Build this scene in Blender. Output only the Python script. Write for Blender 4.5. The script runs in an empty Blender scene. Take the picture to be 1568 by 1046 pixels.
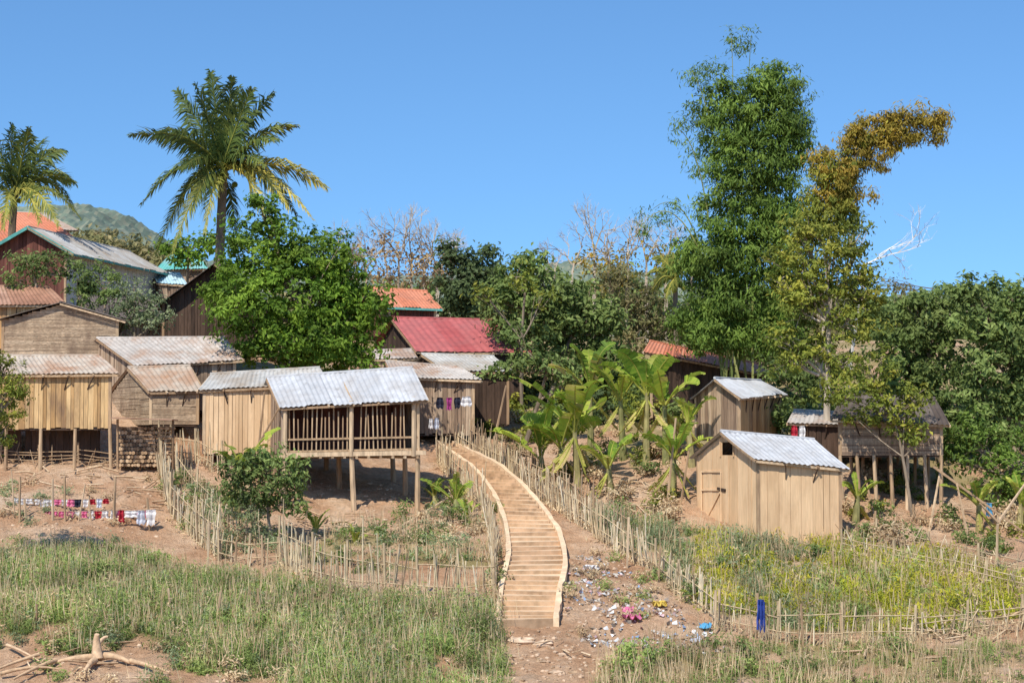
import bpy, math, numpy as np, random
from mathutils import Vector
rng=np.random.default_rng(7); random.seed(7)
F=2877.;UC=784.;VC=523.;VH=680.
TH=math.atan((VH-VC)/F); CT=math.cos(TH); ST=math.sin(TH)
def P(u,v,d):
    a=(u-UC)/F; b=(VC-v)/F
    y=CT-b*ST; z=ST+b*CT; k=d/y
    return np.array([a*k,d,z*k])
def proj(x,y,z):
    fw=y*CT+z*ST; up=-y*ST+z*CT
    return UC+F*x/fw, VC-F*up/fw
# ---------- noise / terrain ----------
def vn(x,y,s=0):
    x=np.asarray(x,float); y=np.asarray(y,float)
    i=np.floor(x).astype(np.int64); j=np.floor(y).astype(np.int64)
    fx=x-i; fy=y-j; fx=fx*fx*(3-2*fx); fy=fy*fy*(3-2*fy)
    def h(i,j):
        n=(i*374761393+j*668265263+s*974711)&0x7fffffff
        n=((n^(n>>13))*1274126177)&0x7fffffff
        return ((n^(n>>16))&0xffff)/65535.
    a=h(i,j);b=h(i+1,j);c=h(i,j+1);d=h(i+1,j+1)
    return (a*(1-fx)+b*fx)*(1-fy)+(c*(1-fx)+d*fx)*fy
def fbm(x,y,s=0,o=3):
    r=0;a=.5;t=0
    for k in range(o):
        r=r+a*vn(np.asarray(x)*2**k,np.asarray(y)*2**k,s+k); t+=a; a*=.5
    return r/t
GY=[-600,0,30,42,46,54,62,70,77,85,100,130,400,6000]
GZ=[-9,-8,-6.6,-5.35,-4.5,-3.0,-1.4,-.2,1.2,3.2,5.5,7,8,8]
CP=[(-150,1046,42),(0,1046,42),(400,1046,42),(800,1046,42),(1200,1046,42),(1568,1046,42),(1750,1046,42),
(-150,900,48),(0,900,48),(400,910,48.5),(650,930,48),(0,830,53),(200,825,54),(420,868,52),(-100,730,59.5),(0,725,59.5),(200,708,61),(300,715,60.5),
(445,775,58.5),(540,795,57.3),(640,770,59),(560,735,61),(470,730,61.5),(600,880,51),(740,905,49),
(810,960,46),(820,870,51),(805,800,56),(760,750,61),(690,692,69),
(900,960,46.5),(900,850,53),(960,810,56),(1000,770,59),
(1055,820,56.5),(1160,828,55),(1285,838,54.5),(1180,780,59),
(1400,812,58),(1568,810,58),(1750,800,58),(1568,900,50.5),(1300,950,47),(1100,970,46),(1450,740,63),
(850,710,66),(1110,690,63),(1330,760,61),(0,560,70),(130,560,69),(250,650,65),(100,670,64),(60,480,84),(200,480,84),(700,655,74),(700,610,80),(1100,650,72),(1500,700,70)]
cw=np.array([P(*c) for c in CP])
def g(y): return np.interp(y,GY,GZ)
SG=5.
D2=((cw[:,None,:2]-cw[None,:,:2])**2).sum(-1)
Wt=np.linalg.solve(np.exp(-D2/(2*SG*SG))+.06*np.eye(len(cw)),cw[:,2]-g(cw[:,1]))
def H(x,y):
    x=np.asarray(x,float);y=np.asarray(y,float)
    sh=np.broadcast(x,y).shape
    x=np.broadcast_to(x,sh).ravel();y=np.broadcast_to(y,sh).ravel()
    z=g(y).copy()
    for k in range(len(cw)):
        z+=Wt[k]*np.exp(-((x-cw[k,0])**2+(y-cw[k,1])**2)/(2*SG*SG))
    z+=.36*(fbm(x*.7,y*.7,3)-.5)+.20*(fbm(x*3,y*3,9)-.5)
    return z.reshape(sh)
DS=np.arange(36,150,.1)
def gh(u,v):
    a=(u-UC)/F; b=(VC-v)/F; y=CT-b*ST; z=ST+b*CT
    X=a*DS/y; Z=z*DS/y
    ok=(Z<=H(X,DS)); i=np.argmax(ok) if ok.any() else -1
    return np.array([X[i],DS[i],float(H(X[i],DS[i]))])
def G(x,y): return np.array([x,y,float(H(x,y))])
def inpoly(u,v,poly):
    r=np.zeros(u.shape,bool); n=len(poly)
    for i in range(n):
        x1,y1=poly[i];x2,y2=poly[(i+1)%n]
        c=((y1>v)!=(y2>v))&(u<(x2-x1)*(v-y1)/((y2-y1) if y2!=y1 else 1e-9)+x1)
        r^=c
    return r
# ---------- mesh builder ----------
class MB:
    def __init__(s): s.V=[];s.Fc=[];s.M=[];s.R=[];s.n=0
    def add(s,v,f,mat=0,rnd=None):
        v=np.asarray(v,float).reshape(-1,3); f=np.asarray(f,int)
        if rnd is None: rnd=random.random()
        r=np.broadcast_to(np.asarray(rnd,float),(len(f),)).copy()
        s.V.append(v); s.Fc.append(f+s.n); s.M.append(np.full(len(f),mat)); s.R.append(r); s.n+=len(v)
    def build(s,name,mats,parent=None,smooth=False):
        if not s.V: return None
        V=np.concatenate(s.V); me=bpy.data.meshes.new(name)
        lt=np.concatenate([np.full(len(f),f.shape[1]) for f in s.Fc])
        L=np.concatenate([f.ravel() for f in s.Fc])
        me.vertices.add(len(V)); me.vertices.foreach_set('co',V.ravel())
        me.loops.add(len(L)); me.loops.foreach_set('vertex_index',L.astype(np.int32))
        me.polygons.add(len(lt)); ls=np.concatenate([[0],np.cumsum(lt)[:-1]])
        me.polygons.foreach_set('loop_start',ls.astype(np.int32))
        me.polygons.foreach_set('material_index',np.concatenate(s.M).astype(np.int32))
        me.polygons.foreach_set('use_smooth',np.full(len(lt),smooth))
        for m in (mats if isinstance(mats,(list,tuple)) else [mats]): me.materials.append(m)
        me.update(calc_edges=True)
        at=me.attributes.new('rnd','FLOAT','FACE'); at.data.foreach_set('value',np.concatenate(s.R))
        o=bpy.data.objects.new(name,me); bpy.context.scene.collection.objects.link(o)
        if parent: o.parent=parent
        return o
def nz(v): v=np.asarray(v,float); return v/(np.linalg.norm(v,axis=-1,keepdims=True)+1e-9)
BF=np.array([[0,1,2,3],[7,6,5,4],[0,4,5,1],[1,5,6,2],[2,6,7,3],[3,7,4,0]])
def beam(mb,a,b,w,t,mat=0,rnd=None,up=(0,0,1)):
    a=np.asarray(a,float);b=np.asarray(b,float); d=nz(b-a); up=np.array(up,float)
    if abs(d@up)>.95: up=np.array([0,1.,0])
    s=nz(np.cross(d,up)); u=np.cross(s,d)
    q=[-s*w/2-u*t/2,s*w/2-u*t/2,s*w/2+u*t/2,-s*w/2+u*t/2]
    mb.add([a+k for k in q]+[b+k for k in q],BF,mat,rnd)
def tube(mb,pts,rad,n=6,mat=0,rnd=None):
    pts=np.asarray(pts,float); m=len(pts); rad=np.broadcast_to(rad,(m,)) if np.ndim(rad)==0 else np.asarray(rad)
    T=np.gradient(pts,axis=0); T=nz(T)
    ref=np.array([0,1.,0]) if abs(T[0][1])<.8 else np.array([1.,0,0])
    S=nz(np.cross(T,ref)); U=np.cross(S,T)
    an=np.arange(n)*2*math.pi/n
    V=pts[:,None]+rad[:,None,None]*(np.cos(an)[None,:,None]*S[:,None]+np.sin(an)[None,:,None]*U[:,None])
    f=[]
    for i in range(m-1):
        for j in range(n):
            f.append([i*n+j,i*n+(j+1)%n,(i+1)*n+(j+1)%n,(i+1)*n+j])
    if rnd is None: rnd=random.random()
    mb.add(V,f,mat,rnd)
    mb.add(V[-1],[list(range(n))],mat,rnd); mb.add(V[0],[list(range(n))],mat,rnd)
def bez(a,b,c,n):
    t=np.linspace(0,1,n)[:,None]
    return (1-t)**2*a+2*t*(1-t)*b+t*t*c
# ---------- materials ----------
def newmat(name):
    m=bpy.data.materials.new(name); m.use_nodes=True; nt=m.node_tree; nt.nodes.clear()
    o=nt.nodes.new('ShaderNodeOutputMaterial'); return m,nt,o
def ramp(nt,cols,interp='LINEAR'):
    r=nt.nodes.new('ShaderNodeValToRGB'); cr=r.color_ramp; cr.interpolation=interp
    n=len(cols)
    while len(cr.elements)<n: cr.elements.new(.5)
    for i,c in enumerate(cols):
        cr.elements[i].position=(i/(n-1) if interp=='LINEAR' else i/n); cr.elements[i].color=(*c,1)
    return r
def M(name,cols,rough=.8,ns=(4,4,4),namt=.25,transl=0,stain=None,metal=0,bump=0,interp='LINEAR',spec=.3,k=1.,stain2=None):
    cols=[tuple(min(.82,c*k) for c in q) for q in cols]
    m,nt,o=newmat(name); N=nt.nodes.new; L=nt.links.new
    a=N('ShaderNodeAttribute'); a.attribute_name='rnd'
    r=ramp(nt,cols,interp); L(a.outputs['Fac'],r.inputs[0])
    tc=N('ShaderNodeTexCoord'); mp=N('ShaderNodeMapping'); mp.inputs['Scale'].default_value=ns
    L(tc.outputs['Object'],mp.inputs[0]); no=N('ShaderNodeTexNoise'); no.inputs['Scale'].default_value=1; no.inputs['Detail'].default_value=4
    L(mp.outputs[0],no.inputs['Vector'])
    mr=N('ShaderNodeMapRange'); mr.inputs[1].default_value=.3; mr.inputs[2].default_value=.7; mr.inputs[3].default_value=1-namt; mr.inputs[4].default_value=1+namt
    L(no.outputs[0],mr.inputs[0])
    mx=N('ShaderNodeMixRGB'); mx.blend_type='MULTIPLY'; mx.inputs[0].default_value=1
    L(r.outputs[0],mx.inputs[1]); L(mr.outputs[0],mx.inputs[2]); col=mx.outputs[0]
    for st_ in (stain,stain2):
        if not st_: continue
        sc,lo,hi,sz=st_; sc=tuple(min(.8,c*k) for c in sc)
        mp2=N('ShaderNodeMapping'); mp2.inputs['Scale'].default_value=sz; L(tc.outputs['Object'],mp2.inputs[0])
        n2=N('ShaderNodeTexNoise'); n2.inputs['Scale'].default_value=1; n2.inputs['Detail'].default_value=6; n2.inputs['Roughness'].default_value=.65; L(mp2.outputs[0],n2.inputs['Vector'])
        m2=N('ShaderNodeMapRange'); m2.inputs[1].default_value=lo; m2.inputs[2].default_value=hi; L(n2.outputs[0],m2.inputs[0])
        x2=N('ShaderNodeMixRGB'); L(m2.outputs[0],x2.inputs[0]); L(col,x2.inputs[1]); x2.inputs[2].default_value=(*sc,1); col=x2.outputs[0]
    b=N('ShaderNodeBsdfPrincipled'); b.inputs['Roughness'].default_value=rough; b.inputs['Metallic'].default_value=metal
    b.inputs['Specular IOR Level'].default_value=spec
    L(col,b.inputs['Base Color'])
    if bump:
        bp=N('ShaderNodeBump'); bp.inputs['Strength'].default_value=bump; bp.inputs['Distance'].default_value=.02
        L(no.outputs[0],bp.inputs['Height']); L(bp.outputs[0],b.inputs['Normal'])
    if transl:
        t=N('ShaderNodeBsdfTranslucent'); L(col,t.inputs[0]); ms=N('ShaderNodeMixShader'); ms.inputs[0].default_value=transl
        L(b.outputs[0],ms.inputs[1]); L(t.outputs[0],ms.inputs[2]); L(ms.outputs[0],o.inputs[0])
    else: L(b.outputs[0],o.inputs[0])
    return m
def LM(name,cols,tr=.38,k=1.65): return M(name,cols,rough=.6,ns=(.6,.6,.6),namt=.34,transl=tr,spec=.25,k=k*1.1)
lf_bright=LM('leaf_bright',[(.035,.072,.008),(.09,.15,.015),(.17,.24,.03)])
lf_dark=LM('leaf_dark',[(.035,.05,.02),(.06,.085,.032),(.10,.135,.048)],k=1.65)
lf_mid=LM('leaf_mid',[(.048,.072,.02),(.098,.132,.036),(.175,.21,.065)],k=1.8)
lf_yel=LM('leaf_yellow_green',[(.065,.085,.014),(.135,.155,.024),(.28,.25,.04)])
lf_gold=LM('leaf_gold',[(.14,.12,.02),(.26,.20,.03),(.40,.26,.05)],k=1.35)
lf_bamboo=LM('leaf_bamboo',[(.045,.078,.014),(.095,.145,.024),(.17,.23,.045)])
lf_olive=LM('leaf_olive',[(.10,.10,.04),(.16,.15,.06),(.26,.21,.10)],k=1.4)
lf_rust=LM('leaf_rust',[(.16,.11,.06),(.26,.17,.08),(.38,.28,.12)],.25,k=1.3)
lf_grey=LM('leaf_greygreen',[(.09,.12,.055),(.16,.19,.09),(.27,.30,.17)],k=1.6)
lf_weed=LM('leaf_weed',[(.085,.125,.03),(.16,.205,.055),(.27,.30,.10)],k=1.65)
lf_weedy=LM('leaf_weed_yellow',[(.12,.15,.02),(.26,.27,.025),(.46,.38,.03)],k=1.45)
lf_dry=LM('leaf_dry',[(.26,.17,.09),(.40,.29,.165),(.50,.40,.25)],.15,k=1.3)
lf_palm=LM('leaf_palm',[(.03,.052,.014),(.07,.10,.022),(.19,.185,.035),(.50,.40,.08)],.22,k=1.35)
lf_ban=LM('leaf_banana',[(.07,.12,.014),(.14,.22,.025),(.28,.32,.04),(.36,.28,.11)],.4,k=1.45)
bark=M('bark',[(.12,.09,.06),(.26,.20,.14)],.9,(6,6,2),.35,bump=.5,k=1.3)
barkp=M('bark_pale',[(.25,.2,.14),(.4,.33,.25)],.9,(6,6,2),.3,k=1.3)
w_tan=M('wood_tan',[(.42,.275,.15),(.48,.32,.18),(.54,.375,.22)],.8,(26,26,1.6),.12,stain=((.34,.21,.11),.45,.85,(2,2,.8)),bump=.15,k=1.45,stain2=((.30,.22,.15),.60,.85,(9,9,.7)))
w_och=M('wood_ochre',[(.22,.125,.05),(.36,.215,.09),(.46,.31,.15)],.8,(26,26,1.6),.25,stain=((.14,.085,.05),.5,.75,(2,2,.6)),bump=.2,k=1.4,stain2=((.11,.075,.05),.57,.8,(9,9,.7)))
w_brn=M('wood_brown',[(.16,.105,.07),(.27,.185,.12),(.38,.28,.19)],.85,(26,26,1.6),.3,stain=((.10,.07,.05),.5,.75,(2,2,.6)),bump=.2,k=1.3,stain2=((.08,.06,.045),.55,.8,(9,9,.7)))
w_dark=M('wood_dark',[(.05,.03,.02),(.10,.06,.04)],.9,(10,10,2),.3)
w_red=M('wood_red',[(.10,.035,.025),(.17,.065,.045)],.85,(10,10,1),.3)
woven=M('woven_bamboo',[(.27,.19,.12),(.33,.24,.155),(.40,.30,.20)],.85,(12,12,30),.35,stain=((.17,.115,.075),.42,.7,(2,2,1)),k=1.3,stain2=((.14,.09,.06),.6,.8,(5,5,5)))
post=M('post_wood',[(.24,.15,.085),(.37,.255,.15),(.49,.36,.23)],.85,(12,12,2),.3,k=1.25)
bam=M('bamboo_picket',[(.20,.14,.09),(.39,.29,.17),(.53,.43,.27),(.61,.51,.36)],.75,(8,8,4),.3,k=1.32)
plaster=M('plaster',[(.5,.5,.47),(.58,.57,.53)],.8,(2,2,2),.15,stain=((.3,.27,.22),.5,.8,(1,1,.5)))
def RM(name,cols,stain,lo=.45,hi=.72,rough=.65,metal=.0): return M(name,cols,rough,(3,3,3),.14,stain=(stain,lo,hi,(.9,.9,.9)),metal=metal,spec=.25,stain2=(tuple(c*.6 for c in stain),.58,.8,(4,4,1.5)))
r_grey=RM('roof_grey',[(.42,.40,.36),(.54,.52,.48)],(.34,.27,.20),.43,.68)
r_new=RM('roof_zinc',[(.44,.44,.44),(.54,.54,.54)],(.38,.35,.32),.45,.7)
r_tan=RM('roof_tan',[(.42,.34,.26),(.52,.44,.35)],(.38,.22,.13),.45,.65)
r_rust=RM('roof_rust',[(.36,.18,.11),(.46,.28,.19)],(.24,.12,.07))
r_rustg=RM('roof_rustgrey',[(.42,.37,.32),(.53,.48,.43)],(.36,.22,.14),.46,.68)
r_red=RM('roof_red',[(.38,.085,.08),(.46,.13,.12)],(.33,.12,.11),.45,.8)
r_or=RM('roof_orange',[(.55,.18,.09),(.64,.27,.16)],(.42,.19,.12),.5,.8)
r_teal=RM('roof_teal',[(.10,.42,.36),(.2,.5,.46)],(.3,.45,.45))
r_blue=RM('roof_skyblue',[(.40,.58,.66),(.5,.65,.7)],(.4,.5,.5))
r_dark=RM('roof_dark',[(.10,.075,.06),(.18,.145,.12)],(.08,.06,.05))
teal=M('teal_paint',[(.06,.28,.25),(.1,.34,.30)],.6)
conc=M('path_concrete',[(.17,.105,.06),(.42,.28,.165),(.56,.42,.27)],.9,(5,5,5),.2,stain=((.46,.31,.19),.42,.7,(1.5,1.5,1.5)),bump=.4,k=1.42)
CL=[(.75,.72,.7),(.5,.03,.05),(.04,.08,.35),(.75,.2,.35),(.03,.03,.05),(.1,.35,.55),(.7,.5,.1),(.6,.62,.68),(.35,.05,.2),(.1,.3,.2)]
cloth=M('cloth',CL,.9,(5,5,5),.15,transl=.15,interp='CONSTANT')
trash=M('litter',[(.62,.60,.57),(.45,.4,.33),(.55,.50,.44),(.25,.33,.45),(.3,.22,.15),(.55,.36,.36),(.7,.69,.66),(.25,.21,.17),(.4,.33,.27),(.5,.38,.28)],.7,(9,9,9),.2,interp='CONSTANT')
rock=M('rock',[(.30,.20,.12),(.42,.29,.19),(.52,.38,.26)],.9,(8,8,8),.3,bump=.5,k=1.2)
# ---------- ground ----------
def axis(lo,hi,step,far,gr=1.25):
    a=list(np.arange(lo,hi+1e-6,step)); s=step;x=hi
    up=[]
    while x<far: s*=gr; x+=s; up.append(x)
    s=step;x=lo;dn=[]
    while x>-far: s*=gr; x-=s; dn.append(x)
    return np.array(dn[::-1]+a+up)
XS=axis(-24,24,.17,4500); YS=axis(36,92,.19,5000)
XX,YY=np.meshgrid(XS,YS); ZZ=H(XX,YY)
nx,ny=len(XS),len(YS)
idx=np.arange(nx*ny).reshape(ny,nx)
fc=np.stack([idx[:-1,:-1],idx[:-1,1:],idx[1:,1:],idx[1:,:-1]],-1).reshape(-1,4)
W1=[(-400,862),(0,848),(120,838),(230,858),(330,885),(430,892),(560,922),(760,932),(775,1000),(785,1120),(-400,1120)]
W2=[(420,820),(560,810),(660,805),(760,800),(765,900),(640,890),(425,880)]
W3=[(880,775),(1055,812),(1290,838),(1420,850),(1568,880),(1750,900),(1750,970),(1400,975),(1110,962),(1035,905),(960,850)]
W4=[(930,1005),(1100,985),(1750,985),(1750,1120),(900,1120)]
def greenness(x,y,z):
    u,v=proj(x,y,z); ok=(y>30)&(y<75)
    gq=np.zeros(x.shape)
    nn=fbm(x*.35,y*.35,21)
    n2=fbm(x*1.3,y*1.3,31)
    gq=np.where(inpoly(u,v,W1)&ok,np.clip((nn*.55+n2*.65-.42+np.clip((955-v)/330,-.24,.17)+np.clip((u-200)/2200,-.06,.1))*9,0,1),gq)
    gq=np.where(inpoly(u,v,W3)&ok,np.clip((n2*.8+nn*.4-.42)*7,0,1),gq)
    gq=np.where(inpoly(u,v,W2)&ok,np.clip((n2-.45)*6,0,1),gq)
    gq=np.where(inpoly(u,v,W4)&ok,np.clip((nn*.5+n2*.6-.49)*8,0,1),gq)
    return gq
GR=greenness(XX,YY,ZZ); GR=np.where((YY>72)|((YY>63)&(XX>4)),np.maximum(GR,.85*(fbm(XX,YY,4)>.4)),GR)
me=bpy.data.meshes.new('ground'); me.from_pydata(np.stack([XX,YY,ZZ],-1).reshape(-1,3).tolist(),[],fc.tolist())
at=me.attributes.new('green','FLOAT','POINT'); at.data.foreach_set('value',GR.ravel())
me.polygons.foreach_set('use_smooth',np.ones(len(me.polygons),bool))
gm,nt,o=newmat('dirt'); N=nt.nodes.new; L=nt.links.new
tc=N('ShaderNodeTexCoord')
n1=N('ShaderNodeTexNoise'); n1.inputs['Scale'].default_value=.5; n1.inputs['Detail'].default_value=8; n1.inputs['Roughness'].default_value=.7
n2=N('ShaderNodeTexNoise'); n2.inputs['Scale'].default_value=6; n2.inputs['Detail'].default_value=7; n2.inputs['Roughness'].default_value=.75
L(tc.outputs['Object'],n1.inputs['Vector']);L(tc.outputs['Object'],n2.inputs['Vector'])
r1=ramp(nt,[(.44,.235,.125),(.60,.355,.205),(.69,.455,.285),(.75,.54,.37)])
mr=N('ShaderNodeMapRange'); mr.inputs[1].default_value=.32;mr.inputs[2].default_value=.68; L(n1.outputs[0],mr.inputs[0]); L(mr.outputs[0],r1.inputs[0])
mr2=N('ShaderNodeMapRange'); mr2.inputs[1].default_value=.3;mr2.inputs[2].default_value=.7;mr2.inputs[3].default_value=.66;mr2.inputs[4].default_value=1.16; L(n2.outputs[0],mr2.inputs[0])
mx=N('ShaderNodeMixRGB');mx.blend_type='MULTIPLY';mx.inputs[0].default_value=1;L(r1.outputs[0],mx.inputs[1]);L(mr2.outputs[0],mx.inputs[2])
ga=N('ShaderNodeAttribute');ga.attribute_name='green'
gmx=N('ShaderNodeMixRGB'); gmx.inputs[2].default_value=(.26,.25,.09,1)
ml=N('ShaderNodeMath');ml.operation='MULTIPLY';ml.inputs[1].default_value=.7;L(ga.outputs['Fac'],ml.inputs[0]);L(ml.outputs[0],gmx.inputs[0]);L(mx.outputs[0],gmx.inputs[1])
b=N('ShaderNodeBsdfPrincipled');b.inputs['Roughness'].default_value=.95;b.inputs['Specular IOR Level'].default_value=.1;L(gmx.outputs[0],b.inputs['Base Color'])
bp=N('ShaderNodeBump');bp.inputs['Strength'].default_value=1.0;bp.inputs['Distance'].default_value=.15;L(n2.outputs[0],bp.inputs['Height']);L(bp.outputs[0],b.inputs['Normal']);L(b.outputs[0],o.inputs[0])
me.materials.append(gm); go=bpy.data.objects.new('ground',me); bpy.context.scene.collection.objects.link(go)
# ---------- hills ----------
hu=[-900,-300,0,100,150,200,240,300,400,600,750,880,1000,1300,1480,1568,1900,2600]
hv=[390,352,342,328,328,336,356,400,425,440,432,412,440,470,458,452,445,470]
us=np.linspace(-900,2600,900); rows=90; nu_=len(us)
prof=np.interp(us,hu,hv)-5*(fbm(us*.05,us*0,5)-.5)-6*(fbm(us*.3,us*0,6)-.5)
V=[]
for k in range(rows):
    t=k/(rows-1)
    f=math.sin(t*math.pi/2)
    for i,u in enumerate(us):
        z=(VH-prof[i])/F*700*.998; x=(u-UC)/F*700
        V.append((x,420+280*t,4+(z-4)*f))
V=np.array(V)
tt=np.repeat(np.arange(rows)/(rows-1),nu_); V[:,2]+=(3.0*(vn(V[:,0]*.22,tt*60,8)-.5)+3.5*(vn(V[:,0]*.04,tt*9,12)-.5))*(tt<1)
idx=np.arange(rows*nu_).reshape(rows,nu_)
mb=MB(); ff=np.stack([idx[:-1,:-1],idx[:-1,1:],idx[1:,1:],idx[1:,:-1]],-1).reshape(-1,4)
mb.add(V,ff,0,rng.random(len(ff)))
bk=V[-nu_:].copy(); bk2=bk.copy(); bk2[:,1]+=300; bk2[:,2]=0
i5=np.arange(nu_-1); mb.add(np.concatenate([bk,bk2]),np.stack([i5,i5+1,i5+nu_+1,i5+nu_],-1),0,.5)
mb.build('hill',M('hill_forest_hazed',[(.12,.16,.125),(.16,.20,.14),(.23,.235,.165)],.95,(.05,.05,.05),.25),smooth=False)  # distance haze is mixed into these forest colours
# ---------- foliage ----------
def leaves(mb,C,Nn,L,W,mat,rnd,droop=.3):
    n=len(C); Nn=nz(Nn); A=rng.normal(size=(n,3)); A[:,2]-=droop*1.5
    A=nz(A-(A*Nn).sum(1,keepdims=True)*Nn); S=np.cross(A,Nn)
    l=(L*(.6+.8*rng.random(n)))[:,None]; w=l*(W/L)
    V=np.stack([C-A*l/2,C+S*w/2+Nn*w*.15,C+A*l/2-Nn*w*.2,C-S*w/2+Nn*w*.15],1).reshape(-1,3)
    mb.add(V,np.arange(4*n).reshape(n,4),mat,rnd)
def crown(mb,lobes,dens=3,L=.17,W=.09,mat=0,cr=.35,per=36,droop=.5,fill=.5,noise=.3):
    tips=[]
    for (c,rx,ry,rz) in lobes:
        n=max(6,int(4*math.pi*(rx*ry+rx*rz+ry*rz)/3*dens))
        d=nz(rng.normal(size=(n,3))); r=(fill+(1-fill)*rng.random(n)**.6)*(1+noise*2*(rng.random(n)-.5))
        cc=c+d*r[:,None]*np.array([rx,ry,rz])
        k=rng.integers(int(per*.5),int(per*1.5),n); ii=np.repeat(np.arange(n),k)
        rr=(cr*(.55+.9*rng.random(n)))[ii][:,None]
        of=rng.normal(size=(len(ii),3))*np.array([.55,.55,.38])*rr
        nn=nz(of)*.6+d[ii]*.4+np.array([0,-.15,.6])+rng.normal(size=of.shape)*.5
        cr0=rng.random(n)
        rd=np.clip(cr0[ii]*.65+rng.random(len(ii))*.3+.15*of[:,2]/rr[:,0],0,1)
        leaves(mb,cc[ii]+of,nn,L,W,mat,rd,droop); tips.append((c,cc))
    return tips
def lobes_px(lst,d):
    out=[]
    for l in lst:
        dd=l[4] if len(l)>4 else 0
        s=(d+dd)/F; rx=l[2]*s; rz=l[3]*s
        out.append((P(l[0],l[1],d+dd),rx,.85*(rx+rz)/2,rz))
    return out
def tree(name,lst,d,bu,leaf,tr=.14,brk=bark,twigs=8,**kw):
    mb=MB(); lo=lobes_px(lst,d)
    base=P(bu,600,d); base=G(base[0],d); base[2]-=.2
    low=min(lo,key=lambda l:l[0][2])[0]; cen=np.mean([l[0] for l in lo],0)
    top=cen*.6+low*.4; mid=(base+top)/2+rng.normal(size=3)*[.2,.2,0]
    tk=bez(base,mid,top,9)
    tube(mb,tk,np.linspace(tr,tr*.55,9),8,1)
    tips=crown(mb,lo,mat=0,**kw)
    for c,cc in tips:
        s=tk[5 if c[2]<top[2] else 8]; m=(s+c)/2+np.array([0,0,-.1])+rng.normal(size=3)*.1
        tube(mb,bez(s,m,c,6),np.linspace(tr*.5,tr*.2,6),5,1)
        for q in rng.permutation(len(cc))[:twigs]:
            p0=bez(s,m,c,6)[random.randint(2,5)]
            tube(mb,bez(p0,(p0+cc[q])/2+[0,0,.15],cc[q],4),np.linspace(tr*.18,.012,4),3,1)
    return mb.build(name,[leaf,brk])
def bare(mb,p,d,l,r,lev,mat=1):
    e=p+d*l; tube(mb,bez(p,p+d*l*.5+rng.normal(size=3)*l*.08,e,4),np.linspace(r,r*.6,4),3,mat)
    if lev==0: return
    for k in range(random.choice([2,3,3])):
        nd=nz(d+rng.normal(size=3)*.5+np.array([0,0,.12])); bare(mb,p+(e-p)*(.55+.45*random.random()),nd,l*.72,r*.6,lev-1,mat)
tree('mango_tree',[(455,450,95,80),(400,385,62,52),(535,500,52,58),(365,470,50,60,-1),(450,525,90,38,-.5),(405,335,28,34),(485,400,55,48),(340,440,28,32),(565,465,32,38),(500,545,80,22),(395,540,30,26),(520,430,40,40)],67,470,lf_bright,tr=.2,dens=4.2,L=.19,W=.09,per=37,cr=.31,noise=.42)
tree('papaya_tree',[(400,735,48,38),(365,745,32,36),(440,745,36,30),(405,705,30,22),(430,770,35,18),(455,715,18,18),(350,720,16,20)],54.5,425,lf_mid,tr=.06,dens=4.5,L=.16,W=.075,per=28,cr=.25)
tree('dark_tree',[(710,430,40,55),(745,410,35,40),(730,460,60,35),(690,390,18,25)],90,720,lf_dark,dens=2.4,L=.26,W=.13,per=36,cr=.45)
tree('teak_tree',[(800,440,55,45),(850,470,60,50),(900,490,55,48),(760,450,30,30),(815,400,25,22),(930,510,35,38),(790,500,40,30),(860,540,70,30),(920,560,45,30)],78,840,lf_mid,dens=2.5,L=.26,W=.13,per=30,cr=.4,fill=.4)
tree('yellow_crown_tree',[(790,425,35,28,-1),(740,450,20,16,-1),(830,455,22,18,-1)],76.5,800,lf_yel,tr=.08,dens=1.5,L=.22,W=.12,per=16,cr=.35,fill=.3)
tree('shade_tree',[(775,565,38,16),(810,545,30,22),(845,560,30,24),(785,515,22,20),(870,585,30,20)],70,800,lf_mid,tr=.1,dens=2.8,L=.2,W=.1,per=28,cr=.3)
tree('olive_shrub_tree',[(960,450,50,28),(1000,480,55,35),(960,500,45,35),(1040,510,40,25),(930,420,35,18),(1000,540,50,30),(940,560,40,30)],86,980,lf_olive,tr=.1,dens=2.4,L=.2,W=.08,per=30,cr=.45,fill=.3)
mb=MB()
for u,v,s in [(530,425,1),(560,430,.9),(590,425,1.1),(610,420,1.2),(650,430,1.1),(690,430,.9),(545,420,.9),(630,420,1.15),(670,425,1)]:
    p=P(u,v+20,100); bare(mb,p,np.array([0,0,1.]),1.55*s,.09,5,1); tube(mb,[G(p[0],100),p],.1,5,1)
lo=lobes_px([(540,390,35,32),(600,385,40,36),(650,395,35,35),(620,425,60,30),(530,425,45,25),(680,415,30,25),(580,440,60,24)],100)
crown(mb,lo,dens=1.5,L=.22,W=.11,mat=0,per=13,cr=.5,fill=.1)
mb.build('dry_season_tree',[lf_rust,barkp])
mb=MB()
for u,v,s in [(880,425,1),(910,415,1.2),(935,420,1),(960,420,1.1),(990,415,1),(1020,420,1),(1060,430,.8),(850,435,.8)]:
    p=P(u,v+20,100); bare(mb,p,np.array([0,0,1.]),1.5*s,.09,5,1); tube(mb,[G(p[0],100),p],.1,5,1)
crown(mb,lobes_px([(900,400,30,25),(940,400,35,25),(990,385,35,22),(1020,410,30,22),(950,430,60,25)],100),dens=1.4,L=.22,W=.12,mat=0,per=12,cr=.5,fill=.1)
mb.build('dry_season_tree',[lf_gold,barkp])
mb=MB()
p=P(1325,405,76); bare(mb,p,nz(np.array([1,0,.35])),1.5,.04,4,0); bare(mb,p,nz(np.array([.9,0,.6])),1.2,.035,4,0); tube(mb,[G(p[0]-1,76),p],[.1,.035],5,0)
mb.build('bare_tree',[M('bark_white',[(.55,.5,.44),(.7,.66,.6)],.8)])
mb=MB(); d=72
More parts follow.
